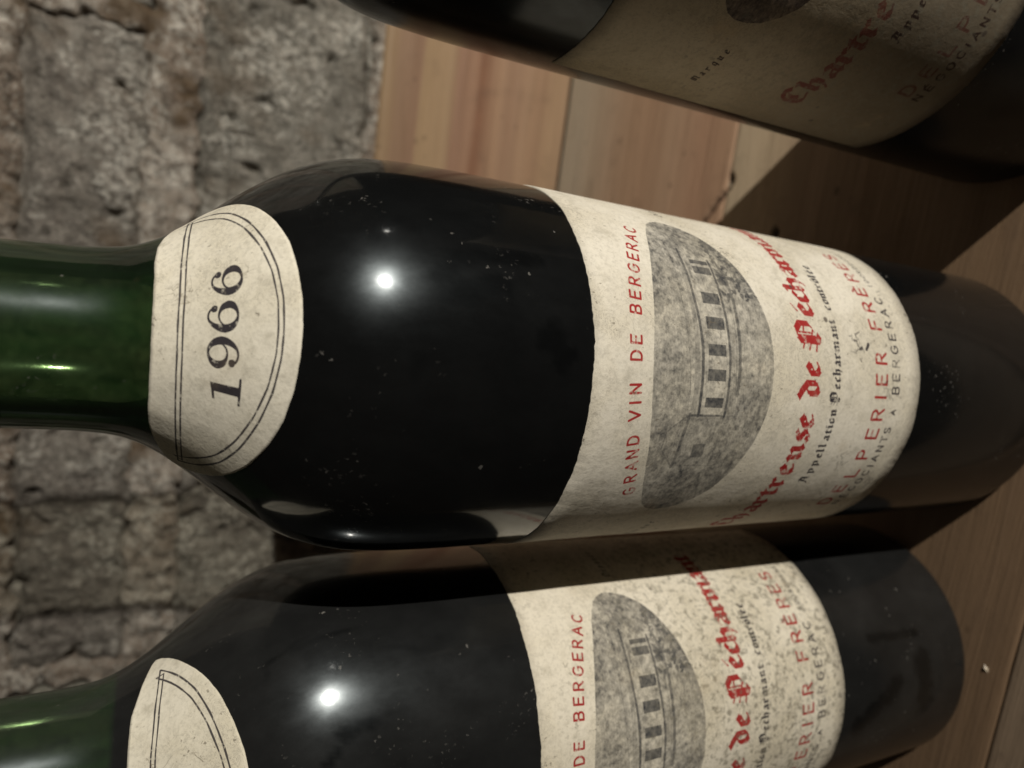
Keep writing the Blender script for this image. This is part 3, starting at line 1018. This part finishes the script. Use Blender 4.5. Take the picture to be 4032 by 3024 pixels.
# colour bands across each board, from the wall (0) towards the viewer (1)
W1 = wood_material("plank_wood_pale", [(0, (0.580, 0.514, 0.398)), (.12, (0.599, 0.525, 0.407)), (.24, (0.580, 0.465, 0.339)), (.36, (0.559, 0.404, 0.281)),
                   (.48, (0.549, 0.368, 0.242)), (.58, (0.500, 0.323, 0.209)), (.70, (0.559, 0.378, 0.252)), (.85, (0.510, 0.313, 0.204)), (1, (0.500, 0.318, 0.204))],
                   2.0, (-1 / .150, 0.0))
W2 = wood_material("plank_wood_tan", [(0, (.60, .48, .33)), (.17, (.55, .42, .28)), (.30, (.38, .27, .18)), (.5, (.23, .15, .088)), (.75, (.18, .115, .066)), (1, (.19, .122, .072))],  # tan at the back edge, darker brown towards the front
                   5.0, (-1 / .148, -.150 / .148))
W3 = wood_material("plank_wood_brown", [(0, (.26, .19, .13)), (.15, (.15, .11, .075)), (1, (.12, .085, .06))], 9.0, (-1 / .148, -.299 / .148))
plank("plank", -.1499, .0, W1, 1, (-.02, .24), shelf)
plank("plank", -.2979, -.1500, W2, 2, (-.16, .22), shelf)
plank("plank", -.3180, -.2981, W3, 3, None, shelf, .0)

# back board: vertical, top edge at .115
def slab_z(name, z0, z1, y0, thick, mat, seed, parent):
    xs = np.arange(-.9, 1.1, .02)
    zs = [z0, z0 + .0005] + list(np.linspace(z0 + .003, z1 - .003, 40)) + [z1 - .0012, z1 - .0003, z1]
    V, F = [], []
    for x in xs:
        for z in zs:
            e = z1 - z
            y = y0 + .0012 * (1 - smooth01(e / .0014)) + .0004 * noise.noise(Vector((x * 6, z * 55, seed)))
            V.append((x, y, z))
    n = len(zs)
    for i in range(len(xs) - 1):
        for j in range(n - 1):
            F.append((i * n + j, (i + 1) * n + j, (i + 1) * n + j + 1, i * n + j + 1))
    b0 = len(V)
    for x in xs:
        V.append((x, y0 + thick, z1))
        V.append((x, y0 + thick, z0))
    for i in range(len(xs) - 1):
        F.append((i * n + n - 1, (i + 1) * n + n - 1, b0 + 2 * i + 2, b0 + 2 * i))
        F.append((b0 + 2 * i, b0 + 2 * i + 2, b0 + 2 * i + 3, b0 + 2 * i + 1))
    return add_mesh(name, V, F, mat, parent, True, None, {"crack": [0.0] * len(V)})


WB = wood_material("back_board_wood", [(0, (0.353, 0.232, 0.142)), (.08, (0.361, 0.238, 0.142)), (.16, (0.323, 0.202, 0.123)), (.22, (0.369, 0.238, 0.148)),
                   (.32, (0.315, 0.195, 0.123)), (.40, (0.377, 0.238, 0.148)), (.46, (0.284, 0.161, 0.098)), (.50, (0.238, 0.116, 0.066)), (.54, (0.330, 0.195, 0.123)), (.62, (0.300, 0.174, 0.111)),
                   (.66, (0.361, 0.244, 0.142)), (.80, (0.369, 0.251, 0.142)), (.82, (0.276, 0.167, 0.105)), (.92, (0.276, 0.174, 0.105)), (.95, (0.323, 0.216, 0.123)), (1, (0.315, 0.210, 0.116))],
                   13.0, (1 / .115, 0.0), axis=2)
slab_z("back_board", .0008, .1149, .0003, .018, WB, 3, shelf)

# pale splinter standing on the left plank
M_spl = NT("splinter_wood")
M_spl = M_spl.done(M_spl.bsdf((.55, .46, .34), .4, None, .6))
sv, sf = [], []
for k, (a, L_, wd, h) in enumerate(((.4, .0026, .0004, .0006), (1.1, .0018, .0003, .0007), (2.3, .0020, .0003, .0005))):
    c, s = math.cos(a), math.sin(a)
    b = len(sv)
    for (u, v, z) in ((-L_ / 2, 0, -.0002), (0, -wd, 0), (0, wd, 0), (L_ / 2, 0, .0001), (0, 0, h)):
        sv.append((u * c - v * s, u * s + v * c, z))
    sf += [(b, b + 1, b + 4), (b + 1, b + 3, b + 4), (b + 3, b + 2, b + 4), (b + 2, b, b + 4), (b, b + 2, b + 3, b + 1)]
spl = add_mesh("wood_splinter", sv, sf, M_spl, None, False)
spl.location = (-.080, -.022, .0)
spl['label'] = "tiny pale splinter lying on the shelf beside the foot of the dusty left bottle"
spl['category'] = "splinter"


# ------------------------------------------------------------------ rough stone wall
def stone_material(name, seed, c1, c2, c3, gr=.3, rs=.55, striate=0.0):
    t = NT(name)
    ob = t.mapping(t.coord('Object'), loc=(seed, seed * .6, seed * 1.3))
    a = t.noise(ob, 17, 5, .62)
    b = t.noise(ob, 130, 6, .72, .6)
    c = t.noise(ob, 520, 4, .75)
    base = t.mix(t.ss(a, .38, .64), c1, c2)
    base = t.mix(t.ss(b, .50, .72), base, c3)
    base = t.mix(t.ss(b, .46, .28, 0, .75), base, (.045, .04, .03))
    pit = t.math('MULTIPLY', t.ss(t.voro(ob, 75), .24, .10), t.ss(t.noise(ob, 40, 2), .46, .58))
    base = t.mix(t.math('MULTIPLY', pit, .8), base, (.035, .028, .022))
    base = t.mix(t.ss(c, .50, .68, 0, .35 + .5 * gr), base, (.58, .55, .48))
    gran = t.noise(t.mapping(ob, loc=(2, 2, 9)), 240, 5, .8)
    base = t.mix(t.ss(gran, .46, .34, 0, .7 * gr + .1), base, (.07, .062, .05))
    base = t.mix(t.ss(gran, .56, .68, 0, .75 * gr + .1), base, (.62, .58, .51))
    crust = t.math('MULTIPLY', t.ss(t.noise(t.mapping(ob, loc=(6, 1, 4)), 26, 5, .68), .47, .60),
                   t.ss(t.noise(t.mapping(ob, loc=(1, 9, 4)), 330, 4, .75), .44, .60))
    base = t.mix(t.math('MULTIPLY', crust, .72), base, (.80, .765, .68))
    speck = t.ss(t.noise(t.mapping(ob, loc=(8, 3, 2)), 300, 3, .6), .60, .70)
    base = t.mix(t.math('MULTIPLY', speck, .7), base, (.05, .043, .034))
    if striate:
        sr = t.noise(t.mapping(ob, scale=(1, 1, .16)), 210, 4, .6, .4)
        base = t.mix(t.ss(sr, .56, .66, 0, striate), base, (.085, .075, .06))
    rust = t.ss(t.noise(t.mapping(ob, loc=(3, 8, 1)), 24, 3, .6), .56, .70, 0, rs)
    base = t.mix(rust, base, (.14, .095, .055))
    hgt = t.math('SUBTRACT', t.math('ADD', t.math('MULTIPLY', b, 1.6), t.math('ADD', gran, t.math('MULTIPLY', c, .6))), t.math('MULTIPLY', pit, .6))
    return t.done(t.bsdf(base, .9, t.bump(hgt, .0022, 1.0), .15))


def fr(x, y, z, sc, oct_=5, H=.85):
    return noise.fractal(Vector((x * sc, y * sc, z * sc)), H, 2.1, oct_)


wall = empty("stone_wall", "rough grey brown stone wall with crumbly mortar rising behind the shelf", "wall", WALL_O, WALL_RZ)
SM = [stone_material("stone_grey", 1.0, (.21, .195, .165), (.29, .27, .23), (.47, .44, .385), .38, .45, .8),
      stone_material("stone_olive", 4.0, (.24, .225, .18), (.38, .36, .30), (.46, .44, .37), .55, .35),
      stone_material("stone_warm", 7.5, (.21, .185, .16), (.29, .262, .225), (.48, .44, .385), .38, .55, .6)]
M_mort = stone_material("mortar_crumbly", 11.0, (.24, .18, .135), (.42, .36, .30), (.78, .73, .65), 1.0, .9)


def stone(x0, x1, z0, z1, seed, step, mat):
    xs = np.arange(x0, x1 + step * .5, step)
    zs = np.arange(z0, z1 + step * .5, step)
    xs[-1], zs[-1] = x1, z1
    V, F = [], []
    for x in xs:
        for z in zs:
            e = min(x - x0, x1 - x, z - z0, z1 - z)
            wob = .007 * noise.noise(Vector((x * 38, z * 38, seed)))
            e2 = max(0.0, e + (wob if e > .0005 else 0))
            rim = 1 - smooth01(e2 / .006)
            y = .0035 + .0060 * rim
            y += .0060 * fr(x, seed, z, 26) * .45
            y += .0032 * fr(x, seed + 3, z, 130, 3) * .6
            c = noise.noise(Vector((x * 95, z * 95, seed + 9)))
            if c > .28:
                y += .0045 * smooth01((c - .28) / .25)
            jx = .0018 * noise.noise(Vector((x * 60, z * 60, seed + 20)))
            V.append((x + jx * (1 if rim < .99 else 2.2), y, z + jx))
    n = len(zs)
    for i in range(len(xs) - 1):
        for j in range(n - 1):
            F.append((i * n + j, (i + 1) * n + j, (i + 1) * n + j + 1, i * n + j + 1))
    # block sides running back into the wall
    loop = [(i, 0) for i in range(len(xs))] + [(len(xs) - 1, j) for j in range(1, n)] + \
           [(i, n - 1) for i in range(len(xs) - 2, -1, -1)] + [(0, j) for j in range(n - 2, 0, -1)]
    b0 = len(V)
    for (i, j) in loop:
        p = V[i * n + j]
        V.append((p[0], .06, p[2]))
    m = len(loop)
    for k in range(m):
        a, b = loop[k], loop[(k + 1) % m]
        F.append((b[0] * n + b[1], a[0] * n + a[1], b0 + k, b0 + (k + 1) % m))
    F.append(tuple(b0 + k for k in range(m - 1, -1, -1)))
    return add_mesh("stone", V, F, mat, wall)


FN = .0014
k = 0
RECTS = []
for (z0, z1, joints) in ((.004, .108, (-.42, -.22, .02, .24, .46)),
                         (.1195, .2040, (-.62, -.40, -.017, .205, .42, .64)),
                         (.2250, .2780, (-.52, -.29, -.175, .160, .34, .58)),
                         (.2905, .372, (-.60, -.36, -.13, .075, .30, .52)),
                         (.386, .47, (-.50, -.28, -.04, .21, .44))):
    for xa, xb in zip(joints[:-1], joints[1:]):
        vis = (xa < .22 and xb > -.19) and (z1 > .115) and (z0 < .30)
        stone(xa + .004, xb - .004, z0, z1, 3.0 + k * 2.7, FN if vis else .008, SM[k % 3])
        RECTS.append((xa + .004, xb - .004, z0, z1))
        k += 1
# mortar bed, crumbling forward between the stones
xs = np.concatenate([np.arange(-.66, -.20, .02), np.arange(-.20, .22, .0017), np.arange(.22, .70, .02)])
zs = np.concatenate([np.arange(-.01, .105, .02), np.arange(.105, .31, .0017), np.arange(.31, .50, .02)])
V, F = [], []
for x in xs:
    for z in zs:
        ins = max(min(x - a, b - x, z - c, d - z) for a, b, c, d in RECTS)     # >0 inside a stone
        ins += .0045 * noise.noise(Vector((x * 70, z * 70, 5))) + .0025 * noise.noise(Vector((x * 190, z * 190, 9)))
        y = .0026 + .0040 * fr(x, 40, z, 42) * .55 + .0050 * fr(x, 44, z, 150, 3) * .7 + .014 * smooth01((ins - .0005) / .004)
        if z < .1149 + .002:
            y = max(y, .004)
        V.append((x, y if z > .112 else max(y, .019), z))
n = len(zs)
for i in range(len(xs) - 1):
    for j in range(n - 1):
        F.append((i * n + j, (i + 1) * n + j, (i + 1) * n + j + 1, i * n + j + 1))
add_mesh("mortar", V, F, M_mort, wall)
